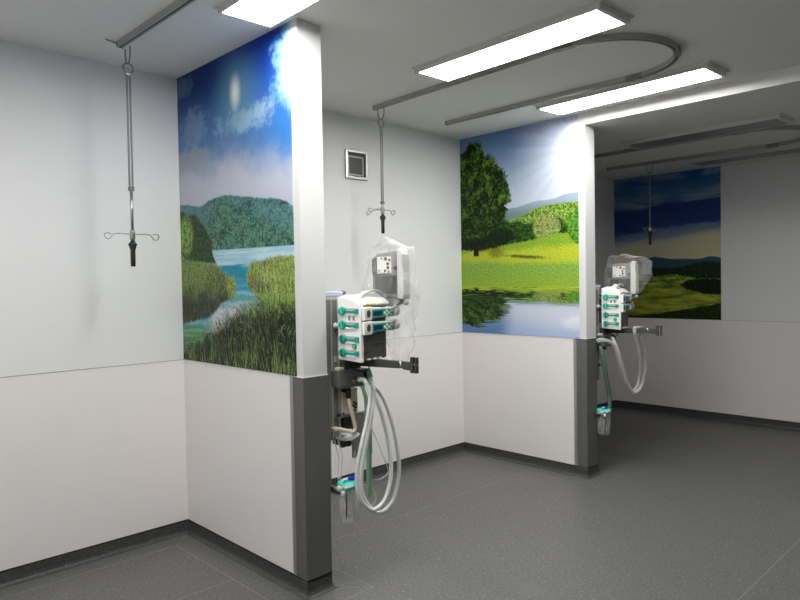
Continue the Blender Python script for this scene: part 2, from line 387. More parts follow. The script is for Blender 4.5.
def paint_hills(u, v):
    x, y = u * 1.24, v * 1.66
    n1 = nz(x, y, 1.6, 7, 6, .62, 2.2, .4); n2 = nz(x - y * 1.2, y, 3, 14, 6, .64, 5.5); n3 = nz(x, y, 44, 44, 5, .68, 9.)
    c = cm(step(1., .75, v), (34, 92, 156), (92, 140, 186))
    c = cm(sm(.44, .66, n1) * .6, c, (156, 178, 198))
    bnd = step(.80, .745, v - u * .05 + (n1 - .5) * .16) * step(.52, .62, v - u * .05 + (n2 - .5) * .12)
    c = cm(bnd * .88, c, (28, 50, 124))
    c = cm(step(.575, .475, v - u * .07 + (n1 - .5) * .10), c, (202, 196, 164))
    c = cm(step(1., .5, ell(u, v - u * .07, .55, .555, .6, .05) + (n2 - .5) * 1.8) * .75, c, (124, 140, 164))
    r = curve(u, [(0, .39), (.15, .392), (.28, .402), (.38, .428), (.45, .425), (.55, .412), (.7, .408), (.82, .405), (.92, .418), (1, .405)])
    c = cm(step(.003, -.003, v - r), c, cm(step(.42, .36, v), (50, 86, 112), (54, 82, 88)))
    r = curve(u, [(0, .36), (.2, .365), (.4, .352), (.6, .35), (.8, .378), (.92, .385), (1, .37)]) + (n3 - .5) * .02
    c = cm(step(.004, -.004, v - r), c, cm(sm(.4, .6, n3), (16, 34, 24), (44, 64, 40)))
    f = nz(x + y * .5, y, 4, 26, 5, .66, 3.1)
    r = curve(u, [(0, .30), (.2, .30), (.4, .292), (.6, .30), (.8, .275), (1, .27)]) + (n3 - .5) * .03
    g = cm(sm(.36, .64, f), (84, 108, 36), (176, 184, 84))
    g = cm(sm(.58, .66, nz(x, y, 14, 50, 5, .7, 8.)) * step(.17, .22, v), g, (24, 38, 16))
    c = cm(step(.004, -.004, v - r), c, g)
    k = ell(u, v + u * .05, .92, .265, .3, .058) + (n3 - .5) * .5
    c = cm(step(1., .8, k), c, cm(sm(.45, .65, n3), (16, 28, 14), (42, 58, 26)))
    r = curve(u, [(0, .27), (.2, .255), (.45, .21), (.65, .20), (.8, .18), (1, .12)])
    g2 = cm(sm(.34, .66, nz(x + y * .55, y, 3, 20, 5, .66, 13.)), (86, 110, 30), (172, 180, 70))
    c = cm(step(.006, -.006, v - r), c, g2)
    r = curve(u, [(0, .02), (.4, .03), (.55, .05), (.75, .075), (1, .11)]) + (n3 - .5) * .04
    c = cm(step(.004, -.004, v - r), c, cm(sm(.4, .6, n3), (22, 34, 12), (50, 64, 22)))
    return c

# ------------------------------------------------------------------ mesh builder
class MB:
    def __init__(s): s.v = []; s.f = []
    def add(s, vs, fs):
        n = len(s.v); s.v += [Vector(p) for p in vs]; s.f += [tuple(i + n for i in f) for f in fs]; return s
    def box(s, x0, x1, y0, y1, z0, z1, T=None):
        vs = [Vector((x, y, z)) for z in (z0, z1) for y in (y0, y1) for x in (x0, x1)]
        if T: vs = [T @ p for p in vs]
        return s.add(vs, [(0, 2, 3, 1), (4, 5, 7, 6), (0, 1, 5, 4), (2, 6, 7, 3), (0, 4, 6, 2), (1, 3, 7, 5)])
    def prism(s, poly, h, T):
        """closed outline in local xy, extruded along local z by h, then T"""
        n = len(poly)
        vs = [T @ Vector((p[0], p[1], 0)) for p in poly] + [T @ Vector((p[0], p[1], h)) for p in poly]
        fs = [tuple(range(n))[::-1], tuple(range(n, 2 * n))] + [(i, (i + 1) % n, n + (i + 1) % n, n + i) for i in range(n)]
        return s.add(vs, fs)
    def cyl(s, a, b, r, r2=None, n=16):
        return s.tube([a, b], r, n, radii=[r, r if r2 is None else r2])
    def tube(s, pts, r, n=10, radii=None, closed=False, caps=True):
        P = [Vector(p) for p in pts]; m = len(P)
        def tan(i):
            if closed: return (P[(i + 1) % m] - P[i - 1]).normalized()
            return (P[min(i + 1, m - 1)] - P[max(i - 1, 0)]).normalized()
        t = tan(0); up = Vector((0, 0, 1)) if abs(t.z) < .9 else Vector((1, 0, 0))
        nrm = (up - t * up.dot(t)).normalized(); vs = []
        for i in range(m):
            t = tan(i); nrm = (nrm - t * nrm.dot(t)).normalized(); bn = t.cross(nrm)
            rr = radii[i] if radii else r
            for k in range(n):
                a = 2 * PI * k / n; vs.append(P[i] + (nrm * math.cos(a) + bn * math.sin(a)) * rr)
        fs = []
        for i in range(m if closed else m - 1):
            j = (i + 1) % m
            for k in range(n):
                l = (k + 1) % n; fs.append((i * n + k, i * n + l, j * n + l, j * n + k))
        if caps and not closed: fs += [tuple(range(n))[::-1], tuple(range((m - 1) * n, m * n))]
        return s.add(vs, fs)
    def ball(s, c, r, n=12, sz=1.0):
        c = Vector(c); vs = []; fs = []; m = n // 2
        for i in range(m + 1):
            th = PI * i / m
            for k in range(n):
                a = 2 * PI * k / n
                vs.append(c + Vector((math.sin(th) * math.cos(a), math.sin(th) * math.sin(a), math.cos(th) * sz)) * max(r, 1e-5))
        for i in range(m):
            for k in range(n): fs.append((i * n + k, (i + 1) * n + k, (i + 1) * n + (k + 1) % n, i * n + (k + 1) % n))
        return s.add(vs, fs)
    def lathe(s, prof, c, n=24, axis=None):
        """prof: (radius, height) pairs about the z axis at c, or about a given axis"""
        c = Vector(c); vs = []; fs = []
        q = Vector((0, 0, 1)).rotation_difference(Vector(axis)) if axis else None
        for r, h in prof:
            for k in range(n):
                a = 2 * PI * k / n; p = Vector((math.cos(a) * r, math.sin(a) * r, h))
                if q: p = q @ p
                vs.append(c + p)
        for i in range(len(prof) - 1):
            for k in range(n):
                l = (k + 1) % n; fs.append((i * n + k, i * n + l, (i + 1) * n + l, (i + 1) * n + k))
        fs += [tuple(range(n))[::-1], tuple(range((len(prof) - 1) * n, len(prof) * n))]
        return s.add(vs, fs)
    def build(s, name, m, parent=None, bevel=0.0, smooth=False, loc=None, seg=2):
        """one mesh object; vertices are given in room coordinates"""
        root = parent
        while root is not None and root.parent is not None: root = root.parent
        off = Vector(root.location) if root is not None else Vector(loc or (0, 0, 0))
        me = bpy.data.meshes.new(name)
        me.from_pydata([tuple(p - off) for p in s.v], [], s.f); me.update()
        o = bpy.data.objects.new(name, me); C.objects.link(o)
        if root is None: o.location = off
        else: o.parent = parent
        me.materials.append(m)
        if smooth:
            for p in me.polygons: p.use_smooth = True
        if bevel:
            b = o.modifiers.new('bevel', 'BEVEL'); b.width = bevel; b.segments = seg; b.limit_method = 'ANGLE'
            b.angle_limit = math.radians(40)
        return o

def catmull(pts, n=14):
    P = [Vector(p) for p in pts]; out = []
    for i in range(len(P) - 1):
        a, b, c, d = P[max(i - 1, 0)], P[i], P[i + 1], P[min(i + 2, len(P) - 1)]
        for k in range(n):
            t = k / n
            out.append(.5 * ((2 * b) + (c - a) * t + (2 * a - 5 * b + 4 * c - d) * t * t + (3 * b - a - 3 * c + d) * t ** 3))
    out.append(P[-1]); return out
def resample(pts, d):
    out = [pts[0]]; acc = 0.0
    for a, b in zip(pts[:-1], pts[1:]):
        L = (b - a).length; t = d - acc
        while t <= L and L > 1e-9:
            out.append(a.lerp(b, t / L)); t += d
        acc = (acc + L) % d
    return out
def corrugated(mb, pts, r, pitch=.010, depth=.10, n=12):
    P = resample(catmull(pts, 24), pitch / 4)
    return mb.tube(P, r, n, radii=[r * (1 + depth * (1, 0, -1, 0)[i % 4]) for i in range(len(P))])

def tag(o, label=None, cat=None, group=None, kind=None):
    for k, v in (('label', label), ('category', cat), ('group', group), ('kind', kind)):
        if v: o[k] = v
    return o
def thing(name, loc, label, cat, group=None):
    o = bpy.data.objects.new(name, None); C.objects.link(o); o.location = loc; o.empty_display_size = .05
    return tag(o, label, cat, group)
def kids(o): return [c for c in bpy.data.objects if c.parent is o]
def copy_tree(o, parent=None):
    c = o.copy(); C.objects.link(c); c.parent = parent
    for ch in kids(o): copy_tree(ch, c)
    return c
def moved(o, d, label):
    c = copy_tree(o); c.location = Vector(o.location) + Vector(d); c['label'] = label; return c
def structure(o): o['kind'] = 'structure'; return o
V = Vector

# ------------------------------------------------------------------ the room
fl = structure(MB().box(XL - .1, XF + .1, YF - .1, .1, -.1, 0).build('floor', M['floor']))
ce = structure(MB().box(XL - .1, PX2, YF - .1, .1, H, H + .1).build('ceiling', M['ceil']))
structure(MB().box(PX2, XF + .1, YF - .1, .1, HL, H + .1).build('ceiling', M['ceil']))

wb = structure(MB().box(XL - .1, XF + .1, .004, .12, 0, H).build('wall_back', M['wall']))
for x0, x1 in ((XL, PX1), (PX1 + PT1, PX2), (PX2 + PT2, XF)):
    MB().box(x0, x1, 0, .004, S, R).build('wainscot', M['wains'], wb)
    MB().box(x0, x1, -.0015, .004, R, R + .003).build('wainscot_edge', M['alu'], wb)
wl_ = structure(MB().box(XL - .12, XL - .004, YF, .004, 0, H).build('wall_left', M['wall']))
MB().box(XL - .004, XL, YF, 0, S, R).build('wainscot', M['wains'], wl_)
wr = structure(MB().box(XF + .004, XF + .12, YF, .004, 0, H).build('wall_right', M['wall']))
for y0, y1 in ((-1.2395, 0), (-2.4835, -1.2415), (-3.7275, -2.4855), (YF, -3.7295)):     # sheets with joints
    MB().box(XF, XF + .004, y0, y1, S, R).build('wainscot', M['wains'], wr)
MB().box(XF - .0015, XF + .004, YF, 0, R, R + .003).build('wainscot_edge', M['alu'], wr)
wf = structure(MB().box(XL - .1, XF + .1, YF - .12, YF - .004, 0, H).build('wall_front', M['wall']))

def partition(x0, th, yf, top, side):
    x1 = x0 + th; e = .005
    w = structure(MB().box(x0 + e, x1 - e, yf + e, .004, 0, top).build('wall_' + side, M['wall']))
    MB().box(x0, x0 + e, yf + .115, -.001, S, R).build('wainscot', M['wains'], w)
    MB().box(x1 - e, x1, yf + .115, -.001, S, R).build('wainscot', M['wains'], w)
    MB().box(x0, x0 + e, yf, -.001, R + .004, top).box(x1 - e, x1, yf, -.001, R + .004, top).box(x0 + e, x1 - e, yf, yf + e, R + .004, top).build('upper_sheet', M['panel'], w)
    tr = MB().box(x0 - .003, x0 + e, yf - .003, yf + .056, R - .001, R + .004).box(x0 + e, x1 + .003, yf - .003, yf + e, R - .001, R + .004)
    tr.build('trim_edge', M['white'], w)
    for xa, xb, d in ((x0, x0 + e, -1), (x1 - e, x1, 1)):
        a, b = (xa - .004, xb) if d < 0 else (xa, xb + .004)
        tag(MB().box(a, b, yf + .086, yf + .114, S - .004, R - .001).build('edge_strip', M['alu'], w, .0015), 'pale aluminium edging strip')
    # wrap-around guard: side flange, groove and dark end face
    g = MB()
    g.box(x0 - .002, x0 + e, yf + .055, yf + .084, S - .006, R - .001).box(x0 - .005, x0 + e, yf - .004, yf + .053, S - .008, R - .001)
    g.box(x0 + e, x1 - e, yf - .004, yf + e, S - .008, R - .001)
    g.box(x1 - e, x1 + .005, yf - .004, yf + .053, S - .008, R - .001).box(x1 - e, x1 + .002, yf + .055, yf + .084, S - .006, R - .001)
    tag(g.build('corner_guard', M['guard'], w, .0012), 'dark grey vinyl corner guard')
    return w
partition(PX1, PT1, PY1, H, 'near')
partition(PX2, PT2, PY2, HL, 'middle')

# coved baseboards, one per stretch of wall, mitred at the corners
path = [(XL, YF), (XL, 0), (PX1, 0), (PX1, PY1), (PX1 + PT1, PY1), (PX1 + PT1, 0), (PX2, 0), (PX2, PY2), (PX2 + PT2, PY2), (PX2 + PT2, 0), (XF, 0), (XF, YF), (XL, YF)]
names = ['left', 'back', 'near', 'near', 'near', 'back', 'middle', 'middle', 'middle', 'back', 'right', 'front']
prof = [(-.003, S), (.004, S), (.004, .03), (.007, .016), (.013, .007), (.022, .002), (.028, .0008), (.028, -.002), (-.003, -.002)]
top_strip = [(-.002, S - .001), (.0055, S - .001), (.0055, S + .005), (-.002, S + .005)]
def seg_n(i):
    a, b = V(path[i]), V(path[i + 1]); t = (b - a).normalized(); return V((t.y, -t.x))    # right-hand side = into the room
NSEG = len(path) - 1
def mitre(i):
    n1, n2 = seg_n((i - 1) % NSEG), seg_n(i % NSEG); m = n1 + n2
    return m / m.dot(n1)
def sweep_seg(i, prof_):
    mb = MB(); k = len(prof_); vs = []
    for j in (i, i + 1):
        m = mitre(j); p = V(path[j])
        vs += [V((p.x + m.x * d, p.y + m.y * d, z)) for d, z in prof_]
    fs = [(a, (a + 1) % k, k + (a + 1) % k, k + a) for a in range(k)] + [tuple(range(k))[::-1], tuple(range(k, 2 * k))]
    return mb.add(vs, fs)
for i, nm in enumerate(names):
    b = structure(sweep_seg(i, prof).build('baseboard_' + nm, M['base']))
    sweep_seg(i, top_strip).build('capping_strip', M['cap'], b)  # thin black strip along the top of the baseboard
# welded seams of the vinyl sheet
ws = MB()
for i in range(NSEG): 
    pr = [(.150, -.002), (.150, .0006), (.1545, .0006), (.1545, -.002)]
    s_ = sweep_seg(i, pr); ws.add(s_.v, s_.f)
for j in range(1, NSEG):                                    # short mitre seams at the corners
    m = mitre(j); p = V(path[j]); t = V((-m.y, m.x)).normalized() * .0018
    q0, q1 = p + m * .03, p + m * .15
    ws.add([V((q.x, q.y, z)) for z in (-.002, .0007) for q in (q0 - t, q0 + t, q1 + t, q1 - t)],
           [(4, 5, 6, 7), (0, 1, 5, 4), (1, 2, 6, 5), (2, 3, 7, 6), (3, 0, 4, 7)])
for y, x0, x1 in ((-.81, XL + .15, PX1 - .15), (-.785, PX1 + PT1 + .15, PX2 - .15), (-.79, PX2 + PT2 + .15, XF - .15), (-2.786, XL + .15, XF - .15), (-4.79, XL + .15, XF - .15)):
    ws.box(x0, x1, y - .0022, y + .0022, -.002, .0006)
tag(ws.build('weld_seam', M['weld'], fl), 'pale welded seam in the vinyl')

# ------------------------------------------------------------------ printed wall murals
def mural(axis_x, y0, y1, z0, z1, m, label, th=.003):
    """panel on a wall facing -x, picture running from y0 (left) to y1 (right)"""
    x0, x1 = axis_x - th, axis_x
    ce_ = V((x1, (y0 + y1) / 2, z0))
    mb = MB().box(x0, x1, y1, y0, z0, z1); o = mb.build('wall_mural', m, loc=ce_)
    uvl = o.data.uv_layers.new(name='UVMap')
    for lp in o.data.loops:
        p = o.data.vertices[lp.vertex_index].co + ce_
        uvl.data[lp.index].uv = ((p.y - y0) / (y1 - y0), (p.z - z0) / (z1 - z0))
    return tag(o, label, 'mural', 'landscape photo murals')
mural(PX1, -.001, -1.2045, R + .004, H - .002, mural_mat('print_lake', paint_lake), 'glossy wall mural of a reedy turquoise lake below wooded mountains')
mural(PX2, -.001, -1.1975, R + .004, H - .002, mural_mat('print_meadow', paint_meadow), 'glossy wall mural of a big tree, sunny meadow and pond')
mural(XF, -.012, -1.240, R + .004, HL - .002, mural_mat('print_hills', paint_hills), 'wall mural of rolling hills under stormy blue clouds in the dark bay')

# ------------------------------------------------------------------ ceiling lights
def light(cx, cy, zc, ang, label, on=True):
    t = thing('ceiling_light', (cx, cy, zc), label, 'ceiling light', 'ceiling light panels')
    Rm = Matrix.Translation((cx, cy, 0)) @ Matrix.Rotation(math.radians(ang), 4, 'Z')
    w, l, b, f, fe = .128, .595, .034, .010, .026
    h = MB()
    for x0, x1, y0, y1 in ((-w - f, -w, -l - fe, l + fe), (w, w + f, -l - fe, l + fe), (-w, w, -l - fe, -l), (-w, w, l, l + fe)):
        h.box(x0, x1, y0, y1, zc - b, zc, Rm)
    fr = h.build('frame', M['lampframe'], t, .003)
    MB().box(-w - f - .014, w + f + .014, -l - fe - .014, l + fe + .014, zc - .008, zc - .0005, Rm).build('mounting_rim', M['lampframe'], fr, .002)
    MB().box(-w, w, -l, l, zc - b + .003, zc - .012, Rm).build('diffuser', M['lamp_on' if on else 'lamp_off'], t)
    return t
light(-.225, -1.745, H, -1.75, 'lit ceiling light panel above the lake mural')
light(-1.70, -1.745, H, -1.75, 'lit ceiling light panel on the left side of the nearest bay')
light(1.083, -1.745, H, -1.75, 'lit ceiling light panel over the middle of the picture, left of the curved track')
light(2.355, -1.75, H, -1.75, 'lit ceiling light panel beside the beam at the meadow mural')
light(3.66, -1.77, HL, -1.75, 'unlit ceiling light panel in the dark bay, left of its curved track', False)
light(5.03, -1.77, HL, -1.0, 'unlit ceiling light panel in the dark bay, nearest the far wall', False)

# ------------------------------------------------------------------ drip tracks on the ceiling
def ribbon(pts, hw, z0, z1, mb):
    P = [V((p[0], p[1])) for p in pts]; vs = []
    for i, p in enumerate(P):
        t = (P[min(i + 1, len(P) - 1)] - P[max(i - 1, 0)]).normalized(); n = V((-t.y, t.x))
        for s_, z in ((-1, z0), (1, z0), (1, z1), (-1, z1)): vs.append(V((p.x + n.x * hw * s_, p.y + n.y * hw * s_, z)))
    fs = [(0, 1, 2, 3)[::-1], tuple(4 * (len(P) - 1) + k for k in range(4))]
    for i in range(len(P) - 1):
        for k in range(4): fs.append((4 * i + k, 4 * i + (k + 1) % 4, 4 * i + 4 + (k + 1) % 4, 4 * i + 4 + k))
    return mb.add(vs, fs)
def u_track(a, b, c, d, zc, label, joints=(.5,)):
    """left leg a->b, half circle b->c, right leg c->d"""
    a, b, c, d = map(V, (a, b, c, d)); ctr = (b + c) / 2; r = (c - b).length / 2
    base = math.atan2((b - ctr).y, (b - ctr).x)
    arc = [ctr + V((math.cos(base + PI * k / 28), math.sin(base + PI * k / 28))) * r for k in range(29)]
    pts = [a] + [a.lerp(b, k / 6) for k in range(1, 6)] + arc + [c.lerp(d, k / 6) for k in range(1, 6)] + [d]
    t = thing('drip_track', (ctr.x, ctr.y, zc), label, 'ceiling track', 'curved ceiling tracks')
    h = .030
    side = MB()
    ribbon(pts, .016, zc - h + .005, zc - .0005, side).build('rail', M['track'], t)
    lip = MB()
    P2 = [V((p.x, p.y)) for p in pts]
    def off(k): 
        out = []
        for i, p in enumerate(P2):
            tt = (P2[min(i + 1, len(P2) - 1)] - P2[max(i - 1, 0)]).normalized(); out.append(p + V((-tt.y, tt.x)) * k)
        return out
    ribbon(off(.011), .005, zc - h, zc - h + .005, lip); ribbon(off(-.011), .005, zc - h, zc - h + .005, lip)
    lip.build('rail_lip', M['alu'], t)
    ribbon(pts, .006, zc - h + .003, zc - h + .0052, MB()).build('rail_slot', M['black'], t)
    for e, q in ((a, b), (d, c)):
        dr = (e - q).normalized() * .006
        ribbon([e, e + dr], .018, zc - h - .002, zc - .0005, MB()).build('end_cap', M['dkgrey'], t, .0015)
    for k in joints:
        p = arc[k] if isinstance(k, int) else (b if k == 'b' else c)
        i = k if isinstance(k, int) else (0 if k == 'b' else 28)
        tt = (arc[min(i + 1, 28)] - arc[max(i - 1, 0)]).normalized() * .055
        ribbon([p - tt, p, p + tt], .019, zc - h - .003, zc - .0006, MB()).build('joint_sleeve', M['grey'], t, .002)
    return t
u_track((-1.30, -.40), (-1.33, -1.97), (-.497, -1.97), (-.503, -.39), H, 'curved ceiling track of the nearest bay, with a wire stub at its end', ('b', 17, 'c'))
u_track((1.353, -.336), (1.283, -1.953), (2.099, -1.953), (2.099, -.374), H, 'U-shaped grey ceiling track between the two lit panels', ('b', 17, 'c'))
u_track((3.90, -.40), (3.846, -1.998), (4.671, -1.998), (4.661, -.403), HL, 'curved ceiling track in the dark bay above the hills mural', ('b', 17, 'c'))
tracks = [o for o in bpy.data.objects if o.name.startswith('drip_track')]
t1 = tracks[0]
MB().tube([(-.505, -.378, H - .012), (-.53, -.375, H - .008), (-.575, -.385, H - .004)], .004, 8).build('wire_stub', M['dkmetal'], t1, smooth=True)

# ------------------------------------------------------------------ hanging drip rods
def ring(mb, c, r, wire, axis, n=22, sz=1.0, tilt=0):
    c = V(c); pts = []
    for k in range(n):
        a = 2 * PI * k / n
        u, w = math.cos(a) * r, math.sin(a) * r * sz
        pts.append(c + (V((u, 0, w)) if axis == 'y' else V((0, u, w))))
    return mb.tube(pts, wire, 8, closed=True)
def drip_rod(x, y, ztop, drop, split, label, arms, hh):
    t = thing('drip_rod', (x, y, ztop), label, 'drip rod', 'drip rods hanging from the tracks')
    u = MB()                               # U-shaped carrier from the track
    u.tube(catmull([(x, y - .030, ztop + .002), (x, y - .032, ztop - .035), (x, y - .018, ztop - .072), (x, y, ztop - .082), (x, y + .018, ztop - .072), (x, y + .032, ztop - .035), (x, y + .030, ztop + .002)], 5), .0035, 8)
    u.build('carrier_loop', M['dkmetal'], t, smooth=True)
    r = MB(); ring(r, (x, y, ztop - .106), .026, .0038, 'y'); r.ball((x + .024, y, ztop - .118), .006)
    r.build('hook_ring', M['dkmetal'], t, smooth=True)
    zt, zh = ztop - .132, ztop - drop
    o = MB().cyl((x - .008, y, zt), (x - .008, y, zt - split), .0048, n=12).cyl((x + .008, y, zt), (x + .008, y, zt - split), .0048, n=12)
    o.box(x - .013, x + .013, y - .006, y + .006, zt - .012, zt).box(x - .014, x + .014, y - .007, y + .007, zt - split - .01, zt - split + .012)
    o.build('twin_tube', M['dkmetal'], t, smooth=False)
    MB().cyl((x, y, zt - split), (x, y, zh), .0075, n=14).build('inner_tube', M['metal'], t, smooth=True)
    k = MB().lathe([(.006, -.03), (.013, -.026), (.015, -.008), (.012, .006), (.015, .016), (.009, .026)], (x, y, zh), 16)
    hub = k.build('hub', M['metal'], t, smooth=True)
    for ang in arms:
        ca, sa = math.cos(math.radians(ang)), math.sin(math.radians(ang))
        q = lambda d, s_, z: (x + ca * d - sa * s_, y + sa * d + ca * s_, zh + z)
        p = [q(.006, 0, .004), q(.045, 0, .006), q(.082, 0, .006), q(.104, .004, -.002), q(.118, .008, -.018), q(.132, .008, -.024), q(.144, .004, -.012), q(.142, -.004, .002), q(.124, -.008, .008), q(.108, -.008, .004)]
        MB().tube(catmull(p, 5), .0034, 8).build('hook_arm', M['metal'], hub, smooth=True)
    gz = zh - .032
    g = MB().lathe([(.009, -hh), (.0125, -hh + .006), (.0125, -.05), (.012, -.046), (.018, -.036), (.016, -.03), (.024, -.02), (.017, -.009), (.012, -.004), (.009, .004)], (x, y, gz), 18)
    tag(g.build('grip', M['black'], t, smooth=True), 'black rubber grip')
    return t
drip_rod(-.472, -.405, H - .030, .985, .61, 'steel drip rod hanging in the nearest bay, longest of the three', (180, 0), .135)
drip_rod(1.352, -.40, H - .030, .735, .55, 'steel drip rod with black grip hanging above the equipment in the middle bay', (184, 8, 100), .135)
drip_rod(4.662, -.863, HL - .030, .655, .47, 'dim steel drip rod hanging in front of the hills mural', (180, 4), .135)

# ------------------------------------------------------------------ wall vent
t = thing('wall_vent', (1.452, -.0, 2.36), 'small square aluminium wall vent with dark opening', 'vent')
a0, a1, b0, b1, w = 1.34, 1.564, 2.36, 2.585, .024
f = MB()
f.box(a0, a0 + w, -.014, .003, b0, b1).box(a1 - w, a1, -.014, .003, b0, b1).box(a0 + w, a1 - w, -.014, .003, b0, b0 + w).box(a0 + w, a1 - w, -.014, .003, b1 - w, b1)
f.build('frame', M['metal'], t, .004)
MB().box(a0 + w, a1 - w, -.003, .0035, b0 + w, b1 - w).build('opening', M['black'], t)
f = MB(); i0, i1, j0, j1, w2 = a0 + w + .004, a1 - w - .018, b0 + w + .003, b1 - w - .022, .013
f.box(i0, i0 + w2 * .6, -.010, -.004, j0, j1).box(i1 - w2, i1, -.010, -.004, j0, j1).box(i0, i1, -.010, -.004, j0, j0 + w2).box(i0, i1, -.010, -.004, j1 - w2, j1)
fi = f.build('inner_frame', M['ltgrey'], t, .002)
MB().box(i0 + .006, i1 - w2, -.0055, -.0045, j0 + w2, j1 - w2).build('grille', M['recess'], t)
for x_ in (a0 + w + .002, a1 - w - .008): MB().cyl((x_, -.012, (b0 + b1) / 2), (x_, -.004, (b0 + b1) / 2), .006, n=10).build('latch', M['black'], fi)

# ------------------------------------------------------------------ medical equipment of the middle bay
O_ = V((.2125, -1.27, 0)); E1 = V((.19926, -.97995, 0)); E2 = V((.97995, .19926, 0))
TS = Matrix(((E2.x, -E1.x, 0, O_.x), (E2.y, -E1.y, 0, O_.y), (0, 0, 1, 0), (0, 0, 0, 1)))   # local x = s, y = -d, z
def L(s, d, z): return O_ + E2 * s + E1 * d + V((0, 0, z))
def lbox(mb, s0, s1, d0, d1, z0, z1): return mb.box(s0, s1, -d1, -d0, z0, z1, TS)
sets = []                                                   # (root, label of its twin in the dark bay)

# column on the partition
t = thing('supply_column', (.147, -1.16, .74), 'grey equipment column mounted on the lake mural partition', 'equipment column', 'equipment columns')
MB().box(.165, .20, -1.215, -1.19, .47, .74).build('canister_rail', M['alu'], t, .003)
MB().box(.1525, .262, -1.222, -1.10, .74, 1.475).build('column_body', M['grey'], t, .006)
c = MB()
for y_ in (-1.2235, -1.2235): pass
c.box(.246, .258, -1.2265, -1.2222, .745, 1.47).box(.205, .212, -1.2245, -1.2222, .745, 1.47)
c.build('column_channel', M['ltgrey'], t, .001)
MB().box(.1525, .292, -1.222, -1.19, 1.486, 1.512).build('rail_box', M['paleblue'], t, .004)
MB().box(.16, .28, -1.218, -1.19, 1.474, 1.487).build('rail_foot', M['white'], t, .002)
MB().lathe([(.006, 0), (.013, .002), (.014, .012), (.009, .018), (.009, .024)], (.292, -1.206, 1.503), 14, (1, 0, 0)).build('rail_knob', M['dkmetal'], t, smooth=True)
MB().box(.222, .244, -1.2265, -1.2215, 1.145, 1.175).build('name_plate', M['ltgrey'], t, .001)
k = MB().cyl((.235, -1.222, 1.335), (.275, -1.235, 1.335), .012, n=14).ball((.235, -1.228, 1.335), .016)
k.build('clamp_knob', M['white'], t, smooth=True)
k = MB()
for z_ in (1.41, 1.435, 1.46): k.box(.262, .270, -1.215, -1.195, z_ - .006, z_ + .006)
k.build('socket', M['black'], t)
MB().lathe([(.004, 0), (.011, .002), (.011, .012), (.006, .016)], (.238, -1.226, .865), 12, (0, -1, 0)).build('hose_port', M['black'], t, smooth=True)
sets.append((t, 'grey equipment column mounted on the meadow mural partition, in the dark bay'))

# pump rack
t = thing('pump_rack', tuple(L(.09, .07, 1.155)), 'white infusion pump rack with four teal lock levers, by the lake mural partition', 'pump rack', 'infusion pump racks')
side = [(0.0, 1.165), (.150, 1.152), (.153, 1.436), (.138, 1.450), (.10, 1.470), (.06, 1.482), (.02, 1.488), (0.0, 1.482)]
Tp = Matrix(((-0.0, 0, 1, 0), (0, 0, 0, 0), (0, 0, 0, 0), (0, 0, 0, 1)))
def lprism(poly_dz, s0, s1):
    """outline in (d, z), extruded along s"""
    n = len(poly_dz); mb = MB()
    vs = [L(s0, d, z) for d, z in poly_dz] + [L(s1, d, z) for d, z in poly_dz]
    return mb.add(vs, [tuple(range(n)), tuple(range(n, 2 * n))[::-1]] + [(i, n + i, n + (i + 1) % n, (i + 1) % n) for i in range(n)])
lprism(side, 0, .022).build('side_panel', M['white'], t, .006, seg=3)
b = MB(); lbox(b, .022, .205, -.005, .1505, 1.160, 1.436); b.build('rack_body', M['dkgrey'], t, .004)
s_ = MB(); lbox(s_, .19, .215, .0, .1515, 1.165, 1.436); s_.build('end_plate', M['dkgrey'], t, .003)
dome = [(.0, 1.436), (.145, 1.4362), (.142, 1.452), (.115, 1.474), (.07, 1.490), (.025, 1.494), (.0, 1.480)]
lprism(dome, .020, .262).build('top_cover', M['white'], t, .012, seg=4)
hp = [L(.045, .10, 1.466), L(.075, .10, 1.484), L(.115, .10, 1.502), L(.165, .10, 1.513), L(.22, .10, 1.510), L(.275, .10, 1.492), L(.285, .10, 1.475)]
MB().tube(catmull(hp, 8), .0075, 12).build('handle', M['ltgrey'], t, smooth=True); hnd = bpy.data.objects['handle']
h2 = [L(.10, .07, 1.468), L(.14, .065, 1.490), L(.20, .06, 1.494), L(.25, .065, 1.474)]
MB().tube(catmull(h2, 8), .020, 12).build('grip_cushion', M['white'], hnd, smooth=True)
y_ = MB(); lbox(y_, .055, .135, .140, .1465, 1.440, 1.450); y_.build('warning_label', M['yellow'], t)
for k, zc in enumerate((1.413, 1.343, 1.271, 1.2015)):
    r_ = MB(); lprism([(.066, zc + .013), (.140, zc + .010), (.140, zc - .014), (.066, zc - .015)], -.0015, .002)
    r_ = lprism([(.020, zc + .017), (.138, zc + .013), (.140, zc - .013), (.05, zc - .016)], -.0012, .003)
    lv = lprism([(.055, zc + .002), (.055, zc - .009), (.105, zc - .010), (.118, zc - .015), (.137, zc - .016), (.137, zc + .012), (.118, zc + .008), (.105, zc + .001)], -.006, .001)
    o = lv.build('lock_lever', M['teal'], t, .002)
    sh_ = lprism([(.052, zc + .017), (.134, zc + .014), (.134, zc + .010), (.105, zc + .005), (.052, zc + .006)], -.003, .001); sh_.build('lever_slot', M['ltgrey'], t, .001)
    pf = lprism([(.055, zc - .012), (.118, zc - .020), (.108, zc - .0225), (.08, zc - .0225), (.045, zc - .019)], -.006, .001); pf.build('push_pad', M['white'], t, .003)
    kb = MB().lathe([(.0225, 0), (.0225, .010), (.0195, .014), (.004, .0145)], L(0, .036, zc), 20, tuple(-E2)); kn_ = kb.build('lock_knob', M['teal'], t, smooth=False)
    gr = lprism([(.030, zc + .018), (.037, zc + .018), (.043, zc - .018), (.036, zc - .018)], -.019, -.010); gr.build('knob_grip', M['aqua'] if k < 2 else M['dkgrey'], kn_, .001)
st_ = MB().lathe([(.0125, 0), (.0125, .0095)], L(0, .110, 1.2365), 18, tuple(-E2)); stk = st_.build('round_sticker', M['sticker'], t)
